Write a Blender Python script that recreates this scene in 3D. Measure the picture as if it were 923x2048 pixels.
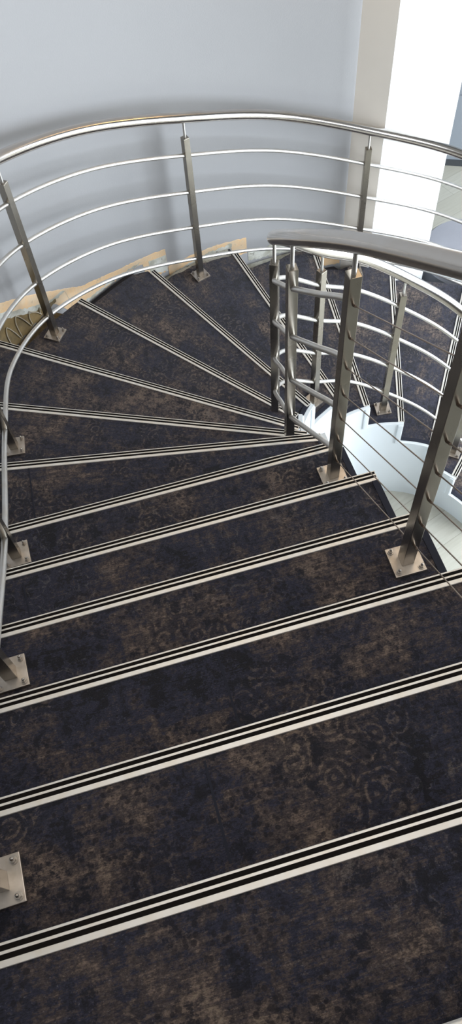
import bpy, bmesh, math, random
import numpy as np
from mathutils import Vector, Matrix

# ------------------------------------------------------------------ units
# plan is laid out in "risers": one stair rise = U metres; z = 0 is the edge of the topmost full step in view
U = 0.17
FLOOR = -17.0
def W(x, y, z): return Vector((x*U, y*U, (z-FLOOR)*U))
scn = bpy.context.scene
for o in list(bpy.data.objects): bpy.data.objects.remove(o)

# ------------------------------------------------------------------ camera
cd = bpy.data.cameras.new('camera'); cam = bpy.data.objects.new('camera', cd)
scn.collection.objects.link(cam); scn.camera = cam
cd.sensor_fit = 'VERTICAL'; cd.sensor_height = 36.0; cd.lens = 36.0*1599.1/2048.0
cd.clip_start = 0.02; cd.clip_end = 200
EX = np.array([0.9985975, -0.02650812, -0.04582953]); EY = np.array([0.0, -0.865629048, 0.500685880]); D = np.array([0.05294361, 0.49998367, 0.86441501])
R = Matrix(((EX[0], -EX[1], -EX[2]), (EY[0], -EY[1], -EY[2]), (-D[0], D[1], D[2])))
cam.matrix_world = Matrix.Translation(W(0, 0, 7.623)) @ R.to_4x4()

# ------------------------------------------------------------------ world, lights, exposure
scn.view_settings.view_transform = 'Standard'; scn.view_settings.look = 'None'
scn.view_settings.gamma = 1.0; scn.view_settings.exposure = 0.0; scn.view_settings.use_curve_mapping = False
wd = bpy.data.worlds.new('world'); scn.world = wd; wd.use_nodes = True
bg = wd.node_tree.nodes['Background']; bg.inputs[0].default_value = (0.62, 0.72, 0.90, 1); bg.inputs[1].default_value = 0.4
def area(name, loc, target, sx, sy, power, color):
    l = bpy.data.lights.new(name, 'AREA'); l.shape = 'RECTANGLE'; l.size = sx*U; l.size_y = sy*U
    l.energy = power; l.color = color
    o = bpy.data.objects.new(name, l); scn.collection.objects.link(o)
    p = W(*loc); o.location = p; o.rotation_euler = (W(*target)-p).to_track_quat('-Z', 'Y').to_euler()
    return o
area('window_daylight_low', (20.5, 12.5, -7.5), (5, 17, -12), 15, 15, 265, (0.84, 0.92, 1.0))
area('window_daylight_high', (27, 2, 4), (0, 18, -7), 14, 9, 42, (0.92, 0.96, 1.0))
area('overhead_fill', (3, 5, 15.5), (3, 5, 0), 14, 14, 27, (1.0, 0.93, 0.86))  # added soft fill from overhead, no fixture behind it
area('floor_fill_back', (25, 27, -7), (9, 26, -17), 10, 9, 150, (0.88, 0.94, 1.0))  # added fill to brighten the far ground floor, not an actual window
def disk(name, loc, power, color, size):
    l = bpy.data.lights.new(name, 'AREA'); l.shape = 'DISK'; l.size = size; l.energy = power; l.color = color
    o = bpy.data.objects.new(name, l); scn.collection.objects.link(o); o.location = W(*loc)
disk('ceiling_lamp', (4.6, 20.8, 15.4), 8, (1.0, 0.64, 0.28), 0.22)
def spot(name, loc, target, power, color, ang, r=0.04):
    l = bpy.data.lights.new(name, 'SPOT'); l.energy = power; l.color = color; l.spot_size = math.radians(ang); l.spot_blend = 0.8; l.shadow_soft_size = r
    o = bpy.data.objects.new(name, l); scn.collection.objects.link(o)
    p = W(*loc); o.location = p; o.rotation_euler = (W(*target)-p).to_track_quat('-Z', 'Y').to_euler()
def bulb(name, loc, power, color, r):
    l = bpy.data.lights.new(name, 'POINT'); l.energy = power; l.color = color; l.shadow_soft_size = r
    o = bpy.data.objects.new(name, l); scn.collection.objects.link(o); o.location = W(*loc)
bulb('wall_lamp_glow', (3.45, 20.8, 0.4), 3.2, (1.0, 0.62, 0.24), 0.05)
for _p in ((6.5, 14, 15.9), (-3, 13, 15.9), (10, 24, 15.9)): spot('downlight', _p, (_p[0], _p[1], 0), 9, (1.0, 0.72, 0.36), 100, 0.09)

# ------------------------------------------------------------------ node helpers
class NT:
    def __init__(s, name):
        s.m = bpy.data.materials.new(name); s.m.use_nodes = True; s.t = s.m.node_tree
        s.b = s.t.nodes['Principled BSDF']
    def n(s, typ, **kw):
        nd = s.t.nodes.new(typ)
        for k, v in kw.items():
            if k.startswith('i_'): nd.inputs[int(k[2:]) if k[2:].isdigit() else k[2:].replace('_', ' ')].default_value = v
            else: setattr(nd, k, v)
        return nd
    def l(s, a, b): s.t.links.new(a, b)
    def coord(s, kind='Object'): return s.n('ShaderNodeTexCoord').outputs[kind]
    def mapping(s, vec, scale=(1, 1, 1), loc=(0, 0, 0), rot=(0, 0, 0)):
        m = s.n('ShaderNodeMapping'); s.l(vec, m.inputs[0]); m.inputs['Scale'].default_value = scale; m.inputs['Location'].default_value = loc; m.inputs['Rotation'].default_value = rot
        return m.outputs[0]
    def noise(s, vec, scale, detail=3, rough=0.55, dist=0.0):
        n = s.n('ShaderNodeTexNoise'); s.l(vec, n.inputs['Vector']); n.inputs['Scale'].default_value = scale; n.inputs['Detail'].default_value = detail; n.inputs['Roughness'].default_value = rough; n.inputs['Distortion'].default_value = dist
        return n.outputs['Fac']
    def ramp(s, fac, stops):
        r = s.n('ShaderNodeValToRGB'); s.l(fac, r.inputs[0]); e = r.color_ramp.elements
        while len(e) < len(stops): e.new(0.5)
        for el, (p, c) in zip(e, stops):
            el.position = p; el.color = (c, c, c, 1) if isinstance(c, (int, float)) else (*c, 1)
        return r.outputs[0]
    def mix(s, fac, a, b, mode='MIX'):
        m = s.n('ShaderNodeMix', data_type='RGBA', blend_type=mode)
        if isinstance(fac, (int, float)): m.inputs[0].default_value = fac
        else: s.l(fac, m.inputs[0])
        for i, v in ((6, a), (7, b)):
            if isinstance(v, tuple): m.inputs[i].default_value = (*v, 1)
            else: s.l(v, m.inputs[i])
        return m.outputs[2]
    def math(s, op, a, b=0.0, clamp=False):
        m = s.n('ShaderNodeMath', operation=op); m.use_clamp = clamp
        for i, v in ((0, a), (1, b)):
            if isinstance(v, (int, float)): m.inputs[i].default_value = v
            else: s.l(v, m.inputs[i])
        return m.outputs[0]
    def bump(s, h, strength, dist=0.002):
        b = s.n('ShaderNodeBump'); s.l(h, b.inputs['Height']); b.inputs['Strength'].default_value = strength; b.inputs['Distance'].default_value = dist
        s.l(b.outputs[0], s.b.inputs['Normal'])
    def set(s, col=None, rough=None, metal=None):
        if col is not None:
            if isinstance(col, tuple): s.b.inputs['Base Color'].default_value = (*col, 1)
            else: s.l(col, s.b.inputs['Base Color'])
        if rough is not None:
            if isinstance(rough, (int, float)): s.b.inputs['Roughness'].default_value = rough
            else: s.l(rough, s.b.inputs['Roughness'])
        if metal is not None: s.b.inputs['Metallic'].default_value = metal
        return s.m

def mat_steel(name, col, rough, scale=9.0, var=0.25, metal=1.0, rv=0.05):
    t = NT(name); c = t.coord(); n2 = t.noise(c, scale, 3)
    base = t.mix(t.ramp(n2, [(0.35, 0.0), (0.75, 1.0)]), col, tuple(v*(1-var) for v in (col[0], col[1]*0.96, col[2]*0.9)))
    r = t.math('ADD', t.math('MULTIPLY', n2, rv), rough-rv/2)
    return t.set(base, r, metal)
M_post = mat_steel('brushed_steel', (0.40, 0.375, 0.335), 0.27, 7, 0.25)
M_rail = mat_steel('satin_steel_tube', (0.56, 0.53, 0.50), 0.19, 7, 0.10)
M_rod = mat_steel('steel_bar', (0.74, 0.73, 0.71), 0.42, 12, 0.12)
M_cable = mat_steel('steel_cable', (0.42, 0.34, 0.28), 0.42, 20, 0.2)
M_plate = mat_steel('stained_steel_plate', (0.62, 0.56, 0.50), 0.42, 25, 0.35)
M_bolt = mat_steel('bolt_steel', (0.50, 0.47, 0.44), 0.35, 10, 0.2)
M_alu = mat_steel('anodised_aluminium', (0.86, 0.835, 0.79), 0.48, 30, 0.05, 0.5)

def mat_grip():
    t = NT('black_grip'); c = t.coord(); n = t.noise(c, 400, 2)
    t.bump(n, 0.4, 0.0006); t.b.inputs['Specular IOR Level'].default_value = 0.15; return t.set((0.008, 0.006, 0.005), 0.85, 0)
M_grip = mat_grip()

def mat_carpet():
    t = NT('distressed_carpet'); t.m.use_nodes = True
    oi = t.n('ShaderNodeObjectInfo')
    co = t.coord('Object')
    add = t.n('ShaderNodeVectorMath', operation='ADD'); t.l(co, add.inputs[0])
    sc = t.n('ShaderNodeVectorMath', operation='SCALE'); t.l(oi.outputs['Random'], sc.inputs['Scale']); sc.inputs[0].default_value = (37.0, 21.0, 5.0)
    t.l(sc.outputs[0], add.inputs[1]); v = add.outputs[0]
    # warped coordinates
    wn = t.n('ShaderNodeTexNoise'); t.l(v, wn.inputs['Vector']); wn.inputs['Scale'].default_value = 9; wn.inputs['Detail'].default_value = 3
    ws = t.n('ShaderNodeVectorMath', operation='SCALE'); t.l(wn.outputs['Color'], ws.inputs[0]); ws.inputs['Scale'].default_value = 0.03
    wv = t.n('ShaderNodeVectorMath', operation='ADD'); t.l(v, wv.inputs[0]); t.l(ws.outputs[0], wv.inputs[1]); wv = wv.outputs[0]
    # big colour patches (patchwork + clouds), worn threads and speckle
    br = t.n('ShaderNodeTexBrick'); t.l(t.mapping(wv, (1, 1, 1), rot=(0, 0, 0.06)), br.inputs['Vector'])
    br.inputs['Scale'].default_value = 1.0; br.inputs['Brick Width'].default_value = 0.29; br.inputs['Row Height'].default_value = 0.19
    br.inputs['Mortar Size'].default_value = 0.0; br.inputs['Color1'].default_value = (0, 0, 0, 1); br.inputs['Color2'].default_value = (1, 1, 1, 1); br.offset = 0.37
    patch = br.outputs['Color']
    clouds = t.noise(wv, 5.0, 4, 0.62)
    streak = t.noise(t.mapping(v, (5.0, 110, 5)), 1.6, 5, 0.8)
    fine = t.noise(t.mapping(v, (180, 380, 180)), 1.0, 2, 0.8)
    blot = t.noise(wv, 62, 4, 0.8)
    mid = t.noise(wv, 17, 5, 0.75)
    k = t.math('ADD', t.math('MULTIPLY', patch, 0.20), t.math('MULTIPLY', t.math('SUBTRACT', clouds, 0.5), 1.5))
    k = t.math('ADD', k, t.math('MULTIPLY', t.math('SUBTRACT', streak, 0.5), 0.9))
    k = t.math('ADD', k, t.math('MULTIPLY', t.math('SUBTRACT', mid, 0.5), 0.9))
    k = t.math('ADD', k, t.math('MULTIPLY', t.math('SUBTRACT', blot, 0.5), 1.0))
    k = t.math('ADD', k, 0.33)
    base = t.ramp(k, [(0.18, (0.014, 0.014, 0.018)), (0.22, (0.030, 0.032, 0.055)), (0.44, (0.036, 0.037, 0.062)), (0.46, (0.066, 0.053, 0.056)), (0.64, (0.090, 0.070, 0.066)), (0.70, (0.16, 0.120, 0.100)), (0.95, (0.225, 0.175, 0.135))])
    # ornament: small scrolls, worn away in places
    vo = t.n('ShaderNodeTexVoronoi'); t.l(wv, vo.inputs['Vector']); vo.inputs['Scale'].default_value = 21; vo.inputs['Randomness'].default_value = 1.0
    ring = t.math('SINE', t.math('MULTIPLY', vo.outputs['Distance'], 21.0))
    mask = t.ramp(t.noise(v, 4.0, 2), [(0.54, 0.0), (0.60, 1.0)])
    wear = t.ramp(blot, [(0.44, 0.0), (0.54, 1.0)])
    orn = t.math('MULTIPLY', t.math('MULTIPLY', t.ramp(ring, [(0.45, 0.0), (0.75, 1.0)]), mask), wear)
    ornd = t.math('MULTIPLY', t.ramp(ring, [(0.1, 1.0), (0.35, 0.0)]), mask)
    nl = t.noise(wv, 14, 2, 0.5, 0.8); line = t.math('ABSOLUTE', t.math('SUBTRACT', nl, 0.5)); line = t.ramp(line, [(0.006, 1.0), (0.018, 0.0)])
    orn2 = t.math('MULTIPLY', t.math('MULTIPLY', line, t.ramp(t.noise(v, 3.0, 2), [(0.50, 0.0), (0.58, 1.0)])), wear)
    c = t.mix(t.math('MULTIPLY', ornd, 0.6), base, (0.022, 0.022, 0.034))
    c = t.mix(t.math('MULTIPLY', orn, 0.45), c, (0.21, 0.16, 0.125))
    c = t.mix(t.math('MULTIPLY', orn2, 0.4), c, (0.17, 0.155, 0.15))
    fib = t.ramp(t.noise(t.mapping(v, (300, 420, 300)), 1.0, 1), [(0.68, 0.0), (0.74, 0.35)])
    c = t.mix(fib, c, (0.26, 0.25, 0.25))
    # dark worn-through specks
    dk = t.ramp(blot, [(0.42, 1.0), (0.46, 0.0)])
    dk = t.math('MULTIPLY', dk, t.ramp(t.noise(v, 7, 3), [(0.42, 0.25), (0.56, 0.9)]))
    c = t.mix(dk, c, (0.020, 0.018, 0.024))
    vd = t.n('ShaderNodeTexVoronoi'); t.l(wv, vd.inputs['Vector']); vd.inputs['Scale'].default_value = 70
    dots = t.math('MULTIPLY', t.ramp(vd.outputs['Distance'], [(0.28, 1.0), (0.36, 0.0)]), t.ramp(t.noise(v, 8.5, 2), [(0.48, 0.0), (0.54, 0.75)]))
    c = t.mix(dots, c, (0.018, 0.015, 0.019))
    c = t.mix(t.ramp(mid, [(0.39, 0.8), (0.43, 0.0)]), c, (0.014, 0.014, 0.020))
    c = t.mix(t.ramp(fine, [(0.38, 0.6), (0.62, 0.0)]), c, (0.010, 0.010, 0.013))
    weave = t.n('ShaderNodeTexNoise'); t.l(co, weave.inputs['Vector']); weave.inputs['Scale'].default_value = 420; weave.inputs['Detail'].default_value = 1
    t.bump(weave.outputs['Fac'], 0.55, 0.0015)
    t.b.inputs['Specular IOR Level'].default_value = 0.25
    try: t.b.inputs['Sheen Weight'].default_value = 0.25; t.b.inputs['Sheen Roughness'].default_value = 0.5
    except Exception: pass
    return t.set(c, 0.92, 0)
M_carpet = mat_carpet()
def simple(name, col, rough=0.6, var=0.06, scale=6, bs=0.0, bscale=200, metal=0.0):
    t = NT(name); c = t.coord(); n = t.noise(c, scale, 4)
    colr = t.mix(t.ramp(n, [(0.3, 0.0), (0.7, 1.0)]), col, tuple(v*(1-var) for v in col))
    if bs: t.bump(t.noise(c, bscale, 3), bs, 0.002)
    return t.set(colr, rough, metal)
M_binding = simple('dark_edge_binding', (0.010, 0.012, 0.026), 0.8, 0.2, 60)
M_riser = simple('dark_riser', (0.02, 0.02, 0.028), 0.85, 0.3, 40)
M_screed = simple('brown_screed', (0.16, 0.115, 0.055), 0.9, 0.65, 22, 0.6, 90)
M_wall = simple('pale_grey_wall_paint', (0.325, 0.325, 0.33), 0.55, 0.03, 1.6, 0.12, 160)
M_back = simple('taupe_wall_paint', (0.30, 0.27, 0.24), 0.8, 0.04, 2)
M_pil = simple('warm_white_wall_paint', (0.74, 0.69, 0.62), 0.6, 0.02, 1.5, 0.08, 200)
M_white = simple('white_paint', (0.84, 0.86, 0.88), 0.5, 0.02, 3, 0.05, 150)
M_stringer = simple('stringer_white_paint', (0.74, 0.785, 0.81), 0.5, 0.02, 3, 0.05, 150)
M_ceil = simple('ceiling_paint', (0.75, 0.74, 0.72), 0.8, 0.03, 2)
M_greywall = simple('grey_blue_wall_paint', (0.25, 0.275, 0.305), 0.6, 0.04, 2)
M_baseshadow = simple('base_shadow_dark', (0.05, 0.055, 0.06), 0.6, 0.1)  # dark colour standing in for the shadow line at the wall foot
M_pouf = simple('grey_vinyl', (0.29, 0.295, 0.325), 0.6, 0.06, 10, 0.15, 120)
M_poufside = simple('shaded_grey_vinyl', (0.11, 0.115, 0.13), 0.6, 0.1, 10, 0.15, 120)  # pouf vinyl darkened to paint in the shade on its side
M_glue = simple('dried_glue_bead', (0.50, 0.44, 0.33), 0.5, 0.3, 30)
def mat_residue(name, a, b, c3):
    t = NT(name); c = t.coord(); n = t.noise(c, 10, 5, 0.65); n2 = t.noise(c, 34, 5, 0.7)
    col = t.mix(t.ramp(n, [(0.40, 0.0), (0.60, 1.0)]), a, b)
    col = t.mix(t.ramp(n2, [(0.60, 0.0), (0.68, 1.0)]), col, c3)
    t.bump(n2, 0.5, 0.004); return t.set(col, 0.8, 0)
M_orange = mat_residue('orange_skirting_residue', (0.66, 0.44, 0.24), (0.60, 0.46, 0.31), (0.42, 0.33, 0.22))
M_plaster = mat_residue('torn_plaster', (0.55, 0.55, 0.50), (0.34, 0.33, 0.27), (0.10, 0.085, 0.06))
M_brown = mat_residue('brown_wall_adhesive', (0.22, 0.15, 0.06), (0.13, 0.095, 0.045), (0.05, 0.035, 0.02))
def mat_floor():
    t = NT('pale_wood_planks'); c = t.mapping(t.coord(), (1, 1, 1), rot=(0, 0, math.radians(-35)))
    br = t.n('ShaderNodeTexBrick'); t.l(c, br.inputs['Vector']); br.inputs['Scale'].default_value = 1; br.inputs['Brick Width'].default_value = 1.2; br.inputs['Row Height'].default_value = 0.17
    br.inputs['Mortar Size'].default_value = 0.0018; br.inputs['Color1'].default_value = (0.40, 0.39, 0.33, 1); br.inputs['Color2'].default_value = (0.48, 0.475, 0.42, 1); br.inputs['Mortar'].default_value = (0.28, 0.27, 0.23, 1)
    g = t.noise(t.mapping(c, (2, 22, 2)), 2.5, 5, 0.65)
    col = t.mix(t.ramp(g, [(0.35, 0.0), (0.7, 0.55)]), br.outputs['Color'], (0.34, 0.325, 0.27))
    return t.set(col, 0.42, 0)
M_floor = mat_floor()

# ------------------------------------------------------------------ geometry helpers
def obj(name, bm, mat, parent=None, smooth=False, loc=None, rotz=0.0):
    """bm in world coordinates; stored relative to origin loc/rotz"""
    me = bpy.data.meshes.new(name)
    bmesh.ops.recalc_face_normals(bm, faces=bm.faces)
    if loc is not None:
        mw = Matrix.Translation(loc) @ Matrix.Rotation(rotz, 4, 'Z'); bm.transform(mw.inverted())
    else: mw = Matrix.Identity(4)
    bm.to_mesh(me); bm.free()
    mats = mat if isinstance(mat, (list, tuple)) else [mat]
    for m in mats: me.materials.append(m)
    if smooth:
        for p in me.polygons: p.use_smooth = True
        try: me.set_sharp_from_angle(angle=math.radians(40))
        except Exception: pass
    o = bpy.data.objects.new(name, me); scn.collection.objects.link(o)
    if parent is not None:
        o.parent = parent; o.matrix_parent_inverse = Matrix.Identity(4)
        o.matrix_basis = parent_world(parent).inverted() @ mw
    else: o.matrix_basis = mw
    return o
def parent_world(p):
    m = p.matrix_basis.copy()
    while p.parent: p = p.parent; m = p.matrix_basis @ m
    return m
def empty(name, loc, rotz=0.0):
    o = bpy.data.objects.new(name, None); scn.collection.objects.link(o); o.empty_display_size = 0.1
    o.matrix_basis = Matrix.Translation(loc) @ Matrix.Rotation(rotz, 4, 'Z'); return o
def tag(o, label=None, cat=None, group=None, kind=None):
    if label: o['label'] = label
    if cat: o['category'] = cat
    if group: o['group'] = group
    if kind: o['kind'] = kind
    return o
def catmull(P, n=8, closed=False):
    P = [Vector(p) for p in P]; out = []
    for i in range(len(P)-1):
        p1, p2 = P[i], P[i+1]
        p0 = P[i-1] if i > 0 else p1*2-p2
        p3 = P[i+2] if i+2 < len(P) else p2*2-p1
        # centripetal knots
        t0 = 0.0; t1 = t0+max((p1-p0).length, 1e-6)**0.5; t2 = t1+max((p2-p1).length, 1e-6)**0.5; t3 = t2+max((p3-p2).length, 1e-6)**0.5
        for j in range(n):
            t = t1+(t2-t1)*j/n
            A1 = p0*((t1-t)/(t1-t0))+p1*((t-t0)/(t1-t0)); A2 = p1*((t2-t)/(t2-t1))+p2*((t-t1)/(t2-t1)); A3 = p2*((t3-t)/(t3-t2))+p3*((t-t2)/(t3-t2))
            B1 = A1*((t2-t)/(t2-t0))+A2*((t-t0)/(t2-t0)); B2 = A2*((t3-t)/(t3-t1))+A3*((t-t1)/(t3-t1))
            out.append(B1*((t2-t)/(t2-t1))+B2*((t-t1)/(t2-t1)))
    out.append(P[-1]); return out
def tube(bm, pts, r, n=14, cap=True, dome=False):
    pts = [Vector(p) for p in pts]; rings = []
    T = [(pts[min(i+1, len(pts)-1)]-pts[max(i-1, 0)]).normalized() for i in range(len(pts))]
    up = Vector((0, 0, 1)) if abs(T[0].z) < 0.9 else Vector((1, 0, 0)); nrm = (up-T[0]*up.dot(T[0])).normalized()
    seq = [(p, t, r) for p, t in zip(pts, T)]
    if dome:
        def d(p, t, s): return [(p+t*s*r*math.sin(a), t, r*math.cos(a)) for a in (0.45, 0.9, 1.3)]
        seq = d(pts[0], T[0], -1)[::-1]+seq+d(pts[-1], T[-1], 1)
    for p, t, rr in seq:
        nrm = (nrm-t*nrm.dot(t)).normalized(); b = t.cross(nrm)
        rings.append([bm.verts.new(p+nrm*(rr*math.cos(2*math.pi*k/n))+b*(rr*math.sin(2*math.pi*k/n))) for k in range(n)])
    for a, b in zip(rings, rings[1:]):
        for k in range(n): bm.faces.new((a[k], a[(k+1) % n], b[(k+1) % n], b[k]))
    if cap: bm.faces.new(rings[0][::-1]); bm.faces.new(rings[-1])
def box(bm, c, ax, ay, az, hx, hy, hz, bev=0.0):
    """oriented box, world coords"""
    vs = []
    for sx in (-1, 1):
        for sy in (-1, 1):
            for sz in (-1, 1): vs.append(bm.verts.new(c+ax*(sx*hx)+ay*(sy*hy)+az*(sz*hz)))
    f = [(0, 1, 3, 2), (4, 6, 7, 5), (0, 4, 5, 1), (2, 3, 7, 6), (0, 2, 6, 4), (1, 5, 7, 3)]
    fs = [bm.faces.new([vs[i] for i in q]) for q in f]
    if bev:
        es = list({e for x in fs for e in x.edges}); bmesh.ops.bevel(bm, geom=es, offset=bev, segments=2, affect='EDGES', profile=0.6)
def prism(bm, poly, z0, z1):
    """poly: list of (x,y) in riser units"""
    a = [bm.verts.new(W(x, y, z0)) for x, y in poly]; b = [bm.verts.new(W(x, y, z1)) for x, y in poly]; n = len(poly)
    bm.faces.new(a[::-1]); bm.faces.new(b)
    for i in range(n): bm.faces.new((a[i], a[(i+1) % n], b[(i+1) % n], b[i]))

# ------------------------------------------------------------------ plan curves of the stair
C = Vector((4.15, 10.08))
def pol(r, a): return (C.x+r*math.cos(math.radians(a)), C.y+r*math.sin(math.radians(a)))
inner = [v.to_2d() for v in catmull([(x, y, 0) for x, y in [(5.6, -5.5), (4.62, -2.2), (3.55, 1.4), (2.99, 3.4), (2.54, 5.06), (1.95, 7.0), (1.46, 8.6), (1.13, 9.6), (0.90, 10.5), (0.80, 11.5), (0.84, 12.6), (1.06, 13.3), (1.32, 13.72), (1.72, 14.14), (2.43, 14.74), (3.25, 15.04), (4.34, 15.10), (5.35, 14.86), (6.24, 14.25), (7.0, 13.4), (7.6, 12.4), (7.95, 11.0), (8.0, 9.5)]], 10)]
outer = [v.to_2d() for v in catmull([(x, y, 0) for x, y in [(-1.3, -5.5), (-2.33, -2.2), (-3.32, 0.65), (-4.17, 3.43), (-5.08, 6.34), (-5.85, 8.6), (-6.35, 10.8), (-6.62, 12.9), pol(11.8, 156), pol(11.8, 150), pol(11.58, 144), pol(11.62, 137), pol(11.62, 130), pol(11.70, 122), pol(11.75, 114), pol(11.9, 106), pol(11.9, 98), pol(12.0, 92), pol(12.2, 86), pol(12.2, 78), pol(12.2, 68), pol(12.2, 58), pol(12.2, 48), pol(12.2, 38), pol(12.2, 25)]], 8)]
# nosing lines: point + direction pointing outwards (to the wall side)
TH = math.radians(15.63)
NL = {}
for k in range(-4, 6):
    c = 0.8521+1.46*k; n = Vector((-math.sin(TH), math.cos(TH))); NL[k] = (n*c, Vector((-math.cos(TH), -math.sin(TH))))
def ln(a, b): a = Vector(a); b = Vector(b); return (a, (b-a).normalized())
NL[5] = ln((1.3, 8.81), (-4.84, 7.12))
NL[6] = ln((1.06, 9.71), (-5.45, 9.205)); NL[7] = ln((0.81, 10.50), (-6.1, 11.58)); NL[8] = ln((0.48, 11.56), (-6.91, 14.44)); NL[9] = ln((0.22, 12.95), (-5.18, 16.86))
NL[10] = ln((1.27, 13.60), (-3.25, 18.91)); NL[11] = ln((1.93, 15.11), (-0.66, 20.48)); NL[12] = ln((3.18, 14.96), (1.98, 21.59)); NL[13] = ln((4.35, 15.0), (4.71, 21.34)); NL[14] = ln((6.25, 17.48), (7.02, 20.04))
NL[15] = ln((6.24, 14.19), (6.24+math.cos(math.radians(59.7)), 14.19+math.sin(math.radians(59.7)))); NL[16] = ln((7.25, 13.35), (7.25+math.cos(math.radians(46)), 13.35+math.sin(math.radians(46))))
def cross_param(curve, line, shift=0.0):
    p, d = line; n = Vector((-d.y, d.x)); p = p+n*shift
    best = None
    for i in range(len(curve)-1):
        a, b = curve[i], curve[i+1]; s0 = (a-p).dot(n); s1 = (b-p).dot(n)
        if s0*s1 <= 0 and s0 != s1:
            t = s0/(s0-s1); q = a+(b-a)*t
            if best is None or abs((q-p).dot(d)) < best[2]: best = (i+t, q, abs((q-p).dot(d)))
    return best
def fwd(k):   # horizontal normal pointing down the stair, sign fixed by direction of walking
    d = NL[k][1]; return Vector((d.y, -d.x))
def seg(curve, t0, t1):
    out = []; i0 = int(math.floor(t0)); f = t0-i0; out.append(curve[i0].lerp(curve[min(i0+1, len(curve)-1)], f))
    for i in range(i0+1, int(math.floor(t1))+1): out.append(curve[i])
    i1 = int(math.floor(t1)); f = t1-i1
    if f > 1e-6 and i1+1 < len(curve): out.append(curve[i1].lerp(curve[i1+1], f))
    return out
def cross_near(curve, line, shift, kidx):
    r = cross_param(curve, line, shift); return r

# ------------------------------------------------------------------ structure
def struct(name, bm, mat, smooth=False): return tag(obj(name, bm, mat, smooth=smooth), kind='structure')
bm = bmesh.new(); prism(bm, [(-30, -20), (34, -20), (34, 33.3), (-30, 36)], FLOOR-0.6, FLOOR); struct('floor', bm, M_floor)
bm = bmesh.new(); prism(bm, [(-30, -20), (34, -20), (34, 34), (-30, 36)], 16.2, 17.0); struct('ceiling', bm, M_ceil)
bm = bmesh.new(); prism(bm, [(-30, -21), (34, -21), (34, -20), (-30, -20)], FLOOR, 16.2); struct('wall_front', bm, M_back)
bm = bmesh.new(); prism(bm, [(33, -20), (34, -20), (34, 28), (33, 28)], 9.5, 16.2); struct('wall_right', bm, M_back)
# curved wall beside the stair
def arc_wall(r0, r1, a0, a1, n, z0, z1):
    bm = bmesh.new(); ins = [pol(r0, a0+(a1-a0)*i/n) for i in range(n+1)]; outs = [pol(r1, a0+(a1-a0)*i/n) for i in range(n+1)]
    prism(bm, ins+outs[::-1], z0, z1); return bm
WR = 12.2
CORNER = (2.86, 22.24); EDGE = (3.80, 21.92); RIGHT = (5.98, 22.55)
bm = bmesh.new(); n = 60
ins = [CORNER]+[pol(WR, 96.4+(196-96.4)*i/n) for i in range(n+1)]+[(-7.3, 2), (-6.2, -4), (-4.6, -20)]
outs = [(-6.5, -20), (-8.1, -4), (-9.2, 2)]+[pol(WR+1.6, 196-(196-96.4)*i/n) for i in range(n+1)]+[(2.86, 23.9)]
prism(bm, ins+outs, FLOOR, 16.2); struct('wall_left', bm, M_wall, smooth=True)
# pilaster: warm side face, white front face
bm = bmesh.new(); prism(bm, [CORNER, EDGE, (4.3, 23.4), (2.86, 23.9)], FLOOR, 16.2); struct('trim_1', bm, M_pil)
bm = bmesh.new(); prism(bm, [(EDGE[0]+.0005, EDGE[1]-.0005), RIGHT, (5.9, 24.0), (4.3, 24.0)], FLOOR, 16.2); struct('trim_2', bm, M_white)
# grey wall of the ground floor
bm = bmesh.new(); prism(bm, [(0, 34.15), (33.9, 28.35), (34, 29.5), (0, 35.5)], FLOOR, FLOOR+3.36); struct('wall_back', bm, M_greywall)
bm = bmesh.new(); prism(bm, [(0, 34.25), (33.9, 28.45), (34, 29.5), (0, 35.5)], FLOOR+3.36, 16.2); struct('trim_5', bm, M_greywall)
bm = bmesh.new(); prism(bm, [(0, 34.07), (33.9, 28.27), (33.9, 28.35), (0, 34.15)], FLOOR, FLOOR+0.28); struct('base_shadow_back', bm, M_baseshadow)  # thin dark strip put in as the shadow along the wall foot

# ------------------------------------------------------------------ steps
def clean(poly):
    out = []
    for p in poly:
        if not out or (Vector(p)-Vector(out[-1])).length > 0.004: out.append((p[0], p[1]))
    return out
step_label = {
 -1: 'carpeted step nearest the viewer, running off the bottom right corner',
 0: 'wide carpeted step in the foreground with grey strip across the bottom of the picture',
 1: 'carpeted step carrying the lowest cropped base plate at the left edge',
 2: 'carpeted step with a dark tile joint, just below the step with the nearest inner post',
 3: 'carpeted step carrying the big square post nearest the viewer on the right',
 4: 'carpeted step between the two nearest square posts of the inner railing',
 5: 'carpeted step holding the plate of the slender post with seven cables',
 6: 'last straight carpeted step, narrow end by the bars of the inner railing',
 7: 'first wedge shaped step, wide end under the left edge railing post',
 8: 'wedge shaped carpeted step below the one with the glue loops',
 9: 'wedge shaped step with bare brown corner and glue loops at the wall',
 10: 'wedge shaped step just before the middle post of the wall railing',
 11: 'wedge shaped step carrying the middle post of the wall railing',
 12: 'wedge shaped step along the torn white plaster behind the inner railing posts',
 13: 'daylit step carrying the small base plate beside the white stringer teeth',
 14: 'daylit wide step with scroll pattern in front of the grey pouf',
 15: 'daylit step at the right edge, mostly hidden behind the near post',
 16: 'lowest visible dark step at the right edge, above the ground floor'}
SEAMS = {2: [((-0.72, 3.63), (-0.4, 2.57))], 1: [((-0.74, 1.96), (-0.46, 0.96))], 4: [((-4.0, 5.51), (-3.81, 4.92))], 6: [((-4.91, 9.08), (-4.62, 7.83))]}
RIS = 0.10   # riser set back behind the nosing edge
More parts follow.
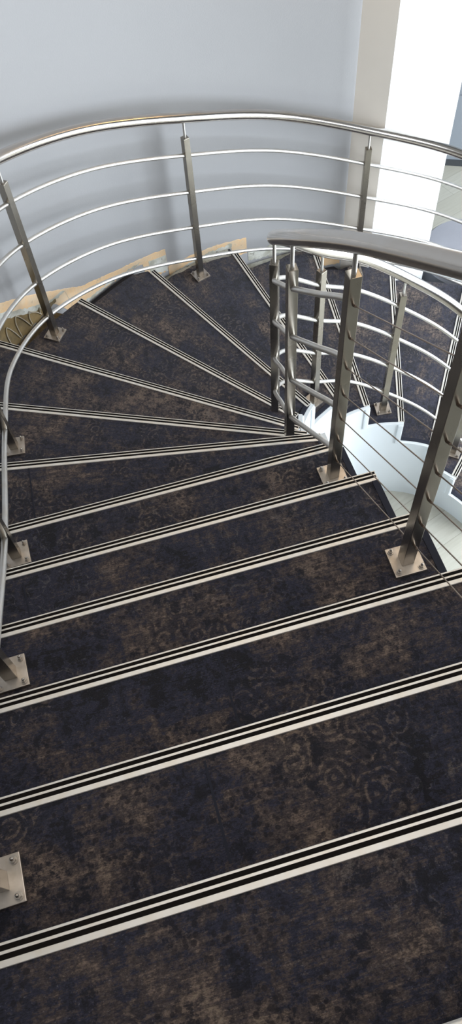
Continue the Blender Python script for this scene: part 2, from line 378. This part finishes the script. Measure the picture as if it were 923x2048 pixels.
for k in range(-2, 17):
    if k == -2: continue
    F = fwd(k); Fb = fwd(k-1)
    li, lo = cross_param(inner, NL[k]), cross_param(outer, NL[k])
    ui, uo = cross_param(inner, NL[k-1], 0.0), cross_param(outer, NL[k-1], 0.0)
    pi, po = li[1], lo[1]
    # step-local frame: x along the nosing
    dirv = (po-pi).normalized(); rot = math.atan2(-dirv.y, -dirv.x)
    mid = (pi+po)/2; base = W(mid.x, mid.y, -k)
    E = empty('stair_step', W(mid.x, mid.y, -k-1), rot)
    tag(E, step_label.get(k), 'stair step', 'carpeted steps of the curved stair')
    # core slab (to the wall on the winding part)
    back = 0.098
    def shifted(curve, kk, s):
        l = NL[kk]; f = fwd(kk); return cross_param(curve, (l[0]+f*s, l[1]))
    a_i = shifted(inner, k-1, -back); a_o = shifted(outer, k-1, -back)
    b_i = shifted(inner, k, -0.175); b_o = shifted(outer, k, -0.175)
    inn = seg(inner, a_i[0], b_i[0]); out_ = seg(outer, a_o[0], b_o[0])
    rnd = random.Random(100+k)
    if k >= 8 and k <= 13:
        # carpet stops short of the wall with a torn edge
        fine = []
        for a, b in zip(out_, out_[1:]):
            m = max(2, int((b-a).length/0.07))
            for j in range(m): fine.append(a.lerp(b, j/m))
        fine.append(out_[-1])
        amp = {8: 0.02, 9: 0.05, 10: 0.05, 11: 0.22, 12: 0.22, 13: 0.12}[k]; ph = rnd.random()*9
        res = []; w = 0
        for q in fine:
            w = 0.6*w+rnd.uniform(-1, 1)*0.5; r = (q-C); L = r.length
            s = amp*(0.35*w+0.4*math.sin(q.x*6+ph)*math.sin(q.y*4.1+ph))
            if k == 9:
                ang = math.degrees(math.atan2(r.y, r.x)); s -= max(0, (ang-150))*0.03
            L2 = min(L+s-amp*0.4+{8: 0.26, 9: 0.0, 10: 0.2, 11: 0.22, 12: 0.15, 13: 0.0}[k], WR-0.05) if k < 13 else L+s
            if k == 9: L2 = 11.53+(math.degrees(math.atan2(r.y, r.x))-144)*0.033+s*0.3
            if k in (10, 11):
                ang = math.degrees(math.atan2(r.y, r.x))
                L2 = (11.64+0.30*min(1.0, 1.6*max(0, math.sin(math.pi*(ang-130)/14))) if k == 10 else 11.74+0.24*min(1, max(0, (ang-116)/9)))+s*0.6
            res.append(C+r/L*L2)
        out_ = res
    poly = clean([tuple(v) for v in inn]+[tuple(v) for v in out_[::-1]])
    bm = bmesh.new(); prism(bm, poly, -k-0.12, -k-0.008)
    obj('carpet_tread', bm, M_carpet, E, loc=base, rotz=rot)
    # structural slab under the carpet
    slab_out = [v for v in seg(outer, a_o[0], b_o[0])]
    if k >= 8 and k <= 13:
        def to_wall(q):
            r = q-C; a = math.degrees(math.atan2(r.y, r.x))
            lim = 11.52 if (k == 9 and a < 147.5) else 11.58 if (k == 10 and a < 132.5) else WR-0.03 if a > 97 else 12.0 if a < 92 else 11.95
            return C+r.normalized()*max(lim, r.length if a < 92 else 0)
        slab_out = [to_wall(q) for q in slab_out]
    ins_in = [q+(C-q).normalized()*-0.0 for q in inn]
    poly = clean([tuple(v) for v in ins_in]+[tuple(v) for v in slab_out[::-1]])
    bm = bmesh.new(); prism(bm, poly, -k-0.42, -k-0.122)
    obj('tread_slab', bm, M_screed if k in (8, 9) else M_plaster if k in (11, 12) else M_riser, E, loc=base, rotz=rot)
    # riser board below the nosing
    ro = C+(po-C).normalized()*(WR-0.06) if k in (8, 11, 12) else C+(po-C).normalized()*11.5 if k in (9, 10) else po
    bm = bmesh.new(); c0 = pi-F*0.12; c1 = ro-F*0.12
    prism(bm, [tuple(c0-F*0.05), tuple(c0+F*0.02), tuple(c1+F*0.02), tuple(c1-F*0.05)], -k-1.0, -k-0.13)
    obj('riser', bm, M_riser, E, loc=base, rotz=rot)
    # dark binding along the open inner edge
    if k >= 2:
        bm = bmesh.new(); w = 0.085
        tang = [(inn[min(i+1, len(inn)-1)]-inn[max(i-1, 0)]).normalized() for i in range(len(inn))]
        nn = [Vector((-t.y, t.x)) for t in tang]  # points to the outer side
        ring = [tuple(q+m*w) for q, m in zip(inn, nn)][::-1]
        prism(bm, clean([tuple(q-m*0.03) for q, m in zip(inn, nn)]+ring), -k-0.20, -k+0.012)
        obj('edge_binding', bm, M_binding, E, loc=base, rotz=rot)
    for (ax_, ay_), (bx_, by_) in SEAMS.get(k, ()):
        a = Vector((ax_, ay_)); b = Vector((bx_, by_)); d = (b-a).normalized(); w = Vector((-d.y, d.x))*0.014
        bm = bmesh.new(); prism(bm, [tuple(a-w), tuple(b-w), tuple(b+w), tuple(a+w)], -k-0.02, -k-0.002)
        obj('carpet_seam', bm, M_binding, E, loc=base, rotz=rot)
    # nosing profile: wide flange, two grip inserts, thin ribs, front lip
    ni = pi-dirv*0.03; no = po+dirv*(0.02)
    if k == 8: no = C+(po-C).normalized()*(WR-0.10)
    if k == 9: no = C+(po-C).normalized()*11.55
    if k == 8: no = po+dirv*0.28
    if 10 <= k <= 12: no = po+dirv*0.0
    prof = [(-0.185, -0.05), (-0.185, 0.004), (-0.180, 0.012), (-0.128, 0.014), (-0.126, 0.002), (-0.084, 0.002), (-0.082, 0.014), (-0.058, 0.014), (-0.056, 0.002), (-0.014, 0.002), (-0.012, 0.014), (0.004, 0.014), (0.010, 0.006), (0.010, -0.16), (-0.004, -0.16), (-0.004, -0.05)]
    bm = bmesh.new()
    A = [bm.verts.new(W(ni.x+F.x*s, ni.y+F.y*s, -k+z)) for s, z in prof]; B = [bm.verts.new(W(no.x+F.x*s, no.y+F.y*s, -k+z)) for s, z in prof]
    m = len(prof)
    for i in range(m): bm.faces.new((A[i], A[(i+1) % m], B[(i+1) % m], B[i]))
    bm.faces.new(A[::-1]); bm.faces.new(B)
    NS = obj('nosing_strip', bm, M_alu, E, loc=base, rotz=rot)
    for s0, s1 in ((-0.1255, -0.0845), (-0.0555, -0.0145)):
        bm = bmesh.new(); q = [tuple(ni+F*s0+dirv*.012), tuple(ni+F*s1+dirv*.012), tuple(no+F*s1), tuple(no+F*s0)]
        prism(bm, q, -k+0.003, -k+0.011); obj('grip_insert', bm, M_grip, NS, loc=base, rotz=rot)

# ------------------------------------------------------------------ white stringer wall around the well, with saw-tooth top
t0 = cross_param(inner, NL[5])[0]; t1 = cross_param(inner, NL[16])[0]
S = seg(inner, t0, t1)
kn = [(cross_param(inner, NL[k])[0], k) for k in range(5, 17)]
bm = bmesh.new(); TH_ = 0.10
prev = None
for k in range(6, 17):
    a = cross_param(inner, NL[k-1])[0]; b = cross_param(inner, NL[k])[0]
    pts = seg(inner, a, b)
    if k == 6: pass
    tang = [(pts[min(i+1, len(pts)-1)]-pts[max(i-1, 0)]).normalized() for i in range(len(pts))]
    well = [q+Vector((t.y, -t.x))*(TH_+0.035) for q, t in zip(pts, tang)]
    back = [q+Vector((t.y, -t.x))*0.035 for q, t in zip(pts, tang)]
    top = -k-0.02
    bot = FLOOR if k > 8 else -k-3
    va = [bm.verts.new(W(q.x, q.y, top)) for q in back]; vb = [bm.verts.new(W(q.x, q.y, top-0.0)) for q in well]
    vc = [bm.verts.new(W(q.x, q.y, bot)) for q in well]; vd = [bm.verts.new(W(q.x, q.y, bot)) for q in back]
    for i in range(len(pts)-1):
        for p, q in ((va, vb), (vb, vc), (vc, vd), (vd, va)): bm.faces.new((p[i], p[i+1], q[i+1], q[i]))
    bm.faces.new((va[0], vb[0], vc[0], vd[0])); bm.faces.new((va[-1], vd[-1], vc[-1], vb[-1]))
SW = struct('wall_inner', bm, M_stringer, smooth=True)
bm = bmesh.new()
for k in range(9, 16):
    i, q, _ = cross_param(inner, NL[k]); f = fwd(k); t = (inner[int(i)+1]-inner[int(i)]).normalized(); w = Vector((t.y, -t.x))
    c = q-t*0.09+w*(0.035+TH_+0.02)
    box(bm, W(c.x, c.y, -k-0.53), Vector((t.x, t.y, 0)), Vector((w.x, w.y, 0)), Vector((0, 0, 1)), 0.085*U, 0.03*U, 0.49*U, 0.006)
o = obj('trim_3', bm, M_stringer); tag(o, kind='structure')
# sloped white stringer under the straight flight
bm = bmesh.new()
pts = seg(inner, cross_param(inner, NL[-1])[0], t0)
tang = [(pts[min(i+1, len(pts)-1)]-pts[max(i-1, 0)]).normalized() for i in range(len(pts))]
L = [0.0]
for a, b in zip(pts, pts[1:]): L.append(L[-1]+(b-a).length)
va = []
for q, t, l in zip(pts, tang, L):
    s = l/L[-1]; z = -(-1)*1+(-6.4)*s; w = Vector((t.y, -t.x))*-1
    q0 = q-Vector((t.y, -t.x))*0.15; q1 = q-Vector((t.y, -t.x))*0.4
    va.append([bm.verts.new(W(*p)) for p in ((q0.x, q0.y, z-2.0), (q1.x, q1.y, z-2.0), (q1.x, q1.y, z-3.4), (q0.x, q0.y, z-3.4))])
for a, b in zip(va, va[1:]):
    for j in range(4): bm.faces.new((a[j], a[(j+1) % 4], b[(j+1) % 4], b[j]))
bm.faces.new(va[0]); bm.faces.new(va[-1][::-1])
struct('trim_4', bm, M_white)

# ------------------------------------------------------------------ residue left on the wall where the skirting was torn off
def band(name, tops, bots, mat, r=WR-0.012, seed=1, jag=0.03):
    bm = bmesh.new(); rnd = random.Random(seed)
    def interp(P, a):
        P = sorted(P)
        if a <= P[0][0]: return P[0][1]
        for (a0, z0), (a1, z1) in zip(P, P[1:]):
            if a <= a1: return z0+(z1-z0)*(a-a0)/(a1-a0)
        return P[-1][1]
    a0 = min(p[0] for p in tops); a1 = max(p[0] for p in tops); n = int((a1-a0)/0.35)+2; rows = []
    for i in range(n+1):
        a = a0+(a1-a0)*i/n; zt = interp(tops, a)+rnd.uniform(-1, 1)*jag*0.6; zb = interp(bots, a)+rnd.uniform(-1, 1)*jag
        x, y = pol(r, a); x2, y2 = pol(WR-0.003, a)
        rows.append([bm.verts.new(W(x2, y2, zt)), bm.verts.new(W(x, y, zt-0.015)), bm.verts.new(W(x, y, zb)), bm.verts.new(W(x2, y2, zb))])
    for a, b in zip(rows, rows[1:]):
        for j in range(4): bm.faces.new((a[j], b[j], b[(j+1) % 4], a[(j+1) % 4]))
    bm.faces.new(rows[0]); bm.faces.new(rows[-1][::-1])
    return obj(name, bm, mat)
B1 = band('skirting_residue', [(126.1, -10.02), (135.1, -9.72), (141, -9.36), (145.2, -8.80), (149.7, -8.16), (154.7, -7.50), (162, -6.6)], [(126.1, -10.9), (129.9, -10.9), (130.1, -10.1), (143.6, -10.0), (146.9, -8.95), (150.9, -8.5), (155.3, -7.78), (162, -6.9)], M_orange, seed=3)
tag(B1, 'long orange strip of torn skirting residue on grey wall left of middle post', 'wall residue', 'residue of torn skirting')
B2 = band('skirting_residue', [(112.3, -10.96), (117.6, -10.82), (126.0, -10.75)], [(112.3, -11.62), (114.6, -11.6), (114.8, -11.1), (119, -11.12), (126.0, -11.32)], M_orange, seed=5)
tag(B2, 'orange torn skirting residue behind the middle post of the wall railing', 'wall residue', 'residue of torn skirting')
B3 = band('skirting_residue', [(99.9, -11.95), (102, -11.7), (106.5, -11.62), (112.1, -11.56)], [(99.9, -12.05), (112.1, -12.02)], M_plaster, seed=7, jag=0.08)
tag(B3, 'whitish torn plaster at wall foot left of the inner railing end', 'wall residue', 'residue of torn skirting')
B4 = band('skirting_residue', [(96.3, -12.72), (99.7, -12.5)], [(96.3, -13.02), (99.7, -13.02)], M_orange, seed=9)
tag(B4, 'small orange residue patch low in the corner by the pilaster', 'wall residue', 'residue of torn skirting')
P1_ = band('torn_plaster_patch', [(130.4, -9.97), (143.4, -9.9), (144.2, -8.93), (146.9, -8.86), (150.9, -8.42), (155.3, -7.72), (162, -6.8)], [(130.4, -10.02), (143.6, -10.05), (143.9, -9.05), (147.9, -9.02), (150.7, -8.7), (155.8, -7.95), (162, -7.1)], M_plaster, r=WR-0.016, seed=13, jag=0.05)
tag(P1_, 'grey torn plaster line between orange residue and bare brown corner', 'wall plaster')
P2_ = None if True else band('torn_plaster_patch', [(112.3, -11.02), (115, -11.3), (116, -10.90), (120, -11.0), (126.1, -10.60)], [(112.3, -11.6), (126.1, -11.1)], M_plaster, r=WR-0.008, seed=15, jag=0.05)
P3_ = band('torn_plaster_patch', [(114.8, -10.98), (119, -10.98), (126.0, -11.12)], [(114.8, -11.15), (126.0, -11.3)], M_plaster, r=WR-0.018, seed=17, jag=0.06)
tag(P3_, 'grey crumbled plaster under the orange strip behind the middle wall post', 'wall plaster')
P4_ = band('torn_plaster_patch', [(126.15, -10.25), (129.2, -10.12)], [(126.15, -10.95), (129.2, -10.6)], M_plaster, r=WR-0.018, seed=19, jag=0.05)
tag(P4_, 'pale plaster patch at the right end of the long orange strip', 'wall plaster')
G = band('bare_adhesive', [(146.0, -8.96), (147.9, -8.94), (150.7, -8.64), (155.8, -7.91), (160, -7.4)], [(146.0, -9.1), (160, -9.1)], M_brown, r=WR-0.020, seed=21, jag=0.04)
tag(G, 'bare brown adhesive patch on wall corner behind the left railing', 'adhesive patch')
# zigzag of glue bead on the brown patch
loops = []
def onwall(a, z, r=WR-0.05): x, y = pol(r, a); return W(x, y, z)
bm = bmesh.new()
for a, zt, zb, wdt in ((155.2, -8.25, -8.98, 1.3), (153.0, -8.25, -8.98, 1.5), (150.6, -8.55, -8.98, 1.4), (148.9, -8.75, -8.98, 0.8)):
    p = [onwall(a+wdt*0.42, zb), onwall(a+wdt*0.5, zt-0.15), onwall(a+wdt*0.25, zt), onwall(a, zt-0.08), onwall(a-wdt*0.5, (zt+zb)/2), onwall(a-wdt, zb)]
    tube(bm, catmull(p, 6), 0.016*U, 6)
tag(obj('glue_bead', bm, M_glue, smooth=True), 'pale looping glue beads on the brown wall patch at left edge', 'glue bead')

# ------------------------------------------------------------------ railings
ez = Vector((0, 0, 1))
PH = 4.98    # post height above its step
RH = 5.56    # handrail centre above the step
def post(parent, p, k, tan, plate=True):
    ax = Vector((tan.x, tan.y, 0)).normalized(); ay = Vector((-ax.y, ax.x, 0)); hw = 0.091
    rotz = math.atan2(ax.y, ax.x)
    base = W(p[0], p[1], -k)
    bm = bmesh.new(); box(bm, W(p[0], p[1], -k+(PH+0.06)/2), ax, ay, ez, hw*U, hw*U, (PH-0.06)/2*U, 0.0012)
    # tiny raised lips at the cap corners
    o = obj('post', bm, M_post, parent, loc=base, rotz=rotz)
    if plate: bm = bmesh.new(); box(bm, W(p[0], p[1], -k+0.03), ax, ay, ez, 0.237*U, 0.237*U, 0.03*U, 0.0012); obj('base_plate', bm, M_plate, o, loc=base, rotz=rotz)
    for sx in (-1, 1) if plate else ():
        for sy in (-1, 1):
            c = W(p[0], p[1], -k)+ax*(sx*0.172*U)+ay*(sy*0.172*U); bm = bmesh.new()
            tube(bm, [c+ez*0.055*U, c+ez*0.075*U], 0.047*U, 14)
            tube(bm, [c+ez*0.074*U, c+ez*0.115*U], 0.034*U, 6)
            tube(bm, [c+ez*0.11*U, c+ez*0.14*U], 0.02*U, 10, dome=True)
            obj('bolt', bm, M_bolt, o, loc=base, rotz=rotz)
    bm = bmesh.new(); tube(bm, [W(p[0], p[1], -k+PH-0.02), W(p[0], p[1], -k+RH-0.08)], 0.036*U, 12); obj('rail_pin', bm, M_rod, o, smooth=True, loc=base, rotz=rotz)
    return o
def spline3(P, hgt, n=14): return catmull([W(x, y, -k+hgt) for x, y, k in P], n)

OUT = [(-1.86, -2.2, -1), (-2.75, 0.78, 1), (-3.63, 3.62, 3), (-4.52, 6.52, 5), (-5.66, 10.30, 7), (-5.80, 15.52, 9), (-1.98, 19.72, 11), (3.34, 21.66, 13), (8.95, 20.80, 15), (12.8, 17.4, 17)]
INN = [(3.53, -0.32, -1), (2.76, 2.46, 1), (1.99, 5.24, 3), (1.22, 8.02, 5), (0.52, 10.32, 7), (0.27, 12.62, 9), (1.43, 14.46, 11), (3.73, 15.58, 13), (6.27, 15.20, 15), (8.5, 13.5, 17)]
def tangents(P):
    c = catmull([Vector((x, y, 0)) for x, y, k in P], 10); out = []
    for i in range(len(P)):
        j = i*10; out.append((c[min(j+1, len(c)-1)]-c[max(j-1, 0)]).to_2d().normalized())
    return out
RO = empty('wall_side_railing', W(*OUT[4][:2], -7)); tag(RO, 'long curved steel railing with four bars along the outer wall side', 'railing')
To = tangents(OUT)
for (x, y, k), t in zip(OUT, To): post(RO, (x, y), k, t)
# extra guide points keep the bars on the stair's curve between posts
def guided(P, extra):
    pts = []
    for i, (x, y, k) in enumerate(P):
        pts.append((x, y, k))
        if (i in extra): pts += extra[i]
    return pts
OG = guided(OUT, {4: [(-6.16, 12.9, 8)], 5: [(-4.28, 17.95, 10)], 6: [(0.55, 21.12, 12)], 7: [(6.2, 21.75, 14)], 8: [(11.15, 19.4, 16)]})
for nm, hgt, r, m in (('handrail', RH, 0.140, M_rail), ('rail_bar', 4.43, 0.056, M_rod), ('rail_bar', 3.22, 0.056, M_rod), ('rail_bar', 1.96, 0.056, M_rod), ('rail_bar', 0.74, 0.056, M_rod)):
    bm = bmesh.new(); tube(bm, spline3(OG, hgt), r*U, 24 if nm == 'handrail' else 12, dome=(nm == 'handrail')); obj(nm, bm, m, RO, smooth=True, loc=W(*OUT[4][:2], -7))
RI = empty('inner_railing', W(*INN[3][:2], -5)); tag(RI, 'inner steel railing with thick handrail turning around the stairwell', 'railing')
Ti = tangents(INN)
for (x, y, k), t in zip(INN, Ti): post(RI, (x, y), k, t, plate=(k not in (7, 9)))
IG = guided(INN, {3: [(0.88, 9.16, 6)], 4: [(0.385, 11.45, 8)], 5: [(0.62, 13.72, 10)], 6: [(2.5, 15.25, 12)], 7: [(5.05, 15.60, 14)], 8: [(7.45, 14.5, 16)]})
IH = guided(INN, {5: [(0.62, 13.72, 10)], 6: [(2.5, 15.25, 12)], 7: [(5.05, 15.60, 14)], 8: [(7.45, 14.5, 16)]})
bm = bmesh.new(); IH = [(x, y, k-0.05 if k in (7, 9) else k+0.07 if k == 5 else k) for x, y, k in IH]; tube(bm, spline3(IH, RH), 0.137*U, 24, dome=True); obj('handrail', bm, M_rail, RI, smooth=True, loc=W(*INN[3][:2], -5))
for hgt in (4.50, 3.30, 2.06, 0.85):
    pts = catmull([W(x, y, -k+hgt) for x, y, k in IG], 14); bm = bmesh.new(); tube(bm, pts[3*14:], 0.052*U, 12); obj('rail_bar', bm, M_rod, RI, smooth=True, loc=W(*INN[3][:2], -5))
for hgt in (4.42, 3.77, 3.11, 2.46, 1.84, 1.22, 0.60):
    P = [W(x, y, -k+hgt) for x, y, k in INN[:4]]
    bm = bmesh.new(); tube(bm, P, 0.0095*U, 8); cb = obj('cable', bm, M_cable, RI, smooth=True, loc=W(*INN[3][:2], -5))
    for i, (a, b) in enumerate(zip(P, P[1:])):
        d = (b-a).normalized()
        for q, s in ((a, 1), (b, -1)):
            bm = bmesh.new(); tube(bm, [q+d*(s*0.08*U), q+d*(s*0.21*U)], 0.019*U, 10); obj('cable_sleeve', bm, M_cable, cb, smooth=True, loc=W(*INN[3][:2], -5))

# ------------------------------------------------------------------ round pouf on the ground floor
def lathe(bm, prof, c, n=48):
    rings = [[bm.verts.new(W(c[0]+r*math.cos(2*math.pi*i/n), c[1]+r*math.sin(2*math.pi*i/n), z)) for i in range(n)] for r, z in prof]
    for a, b in zip(rings, rings[1:]):
        for i in range(n): bm.faces.new((a[i], a[(i+1) % n], b[(i+1) % n], b[i]))
    bm.faces.new(rings[0][::-1]); bm.faces.new(rings[-1])
pc = (8.02, 24.1)
E = empty('round_pouf', W(pc[0], pc[1], FLOOR)); tag(E, 'round grey pouf with shade-darkened side on the ground floor beside the white pilaster', 'pouf')
bm = bmesh.new(); lathe(bm, [(1.6, FLOOR+0.002), (1.6, FLOOR+0.15), (1.72, FLOOR+0.2), (1.74, FLOOR+2.3)], pc); obj('pouf_body', bm, M_poufside, E, smooth=True, loc=W(pc[0], pc[1], FLOOR))
bm = bmesh.new(); lathe(bm, [(1.74, FLOOR+2.302), (1.80, FLOOR+2.36), (1.80, FLOOR+2.56), (1.72, FLOOR+2.65)], pc); obj('pouf_cushion', bm, M_pouf, E, smooth=True, loc=W(pc[0], pc[1], FLOOR))
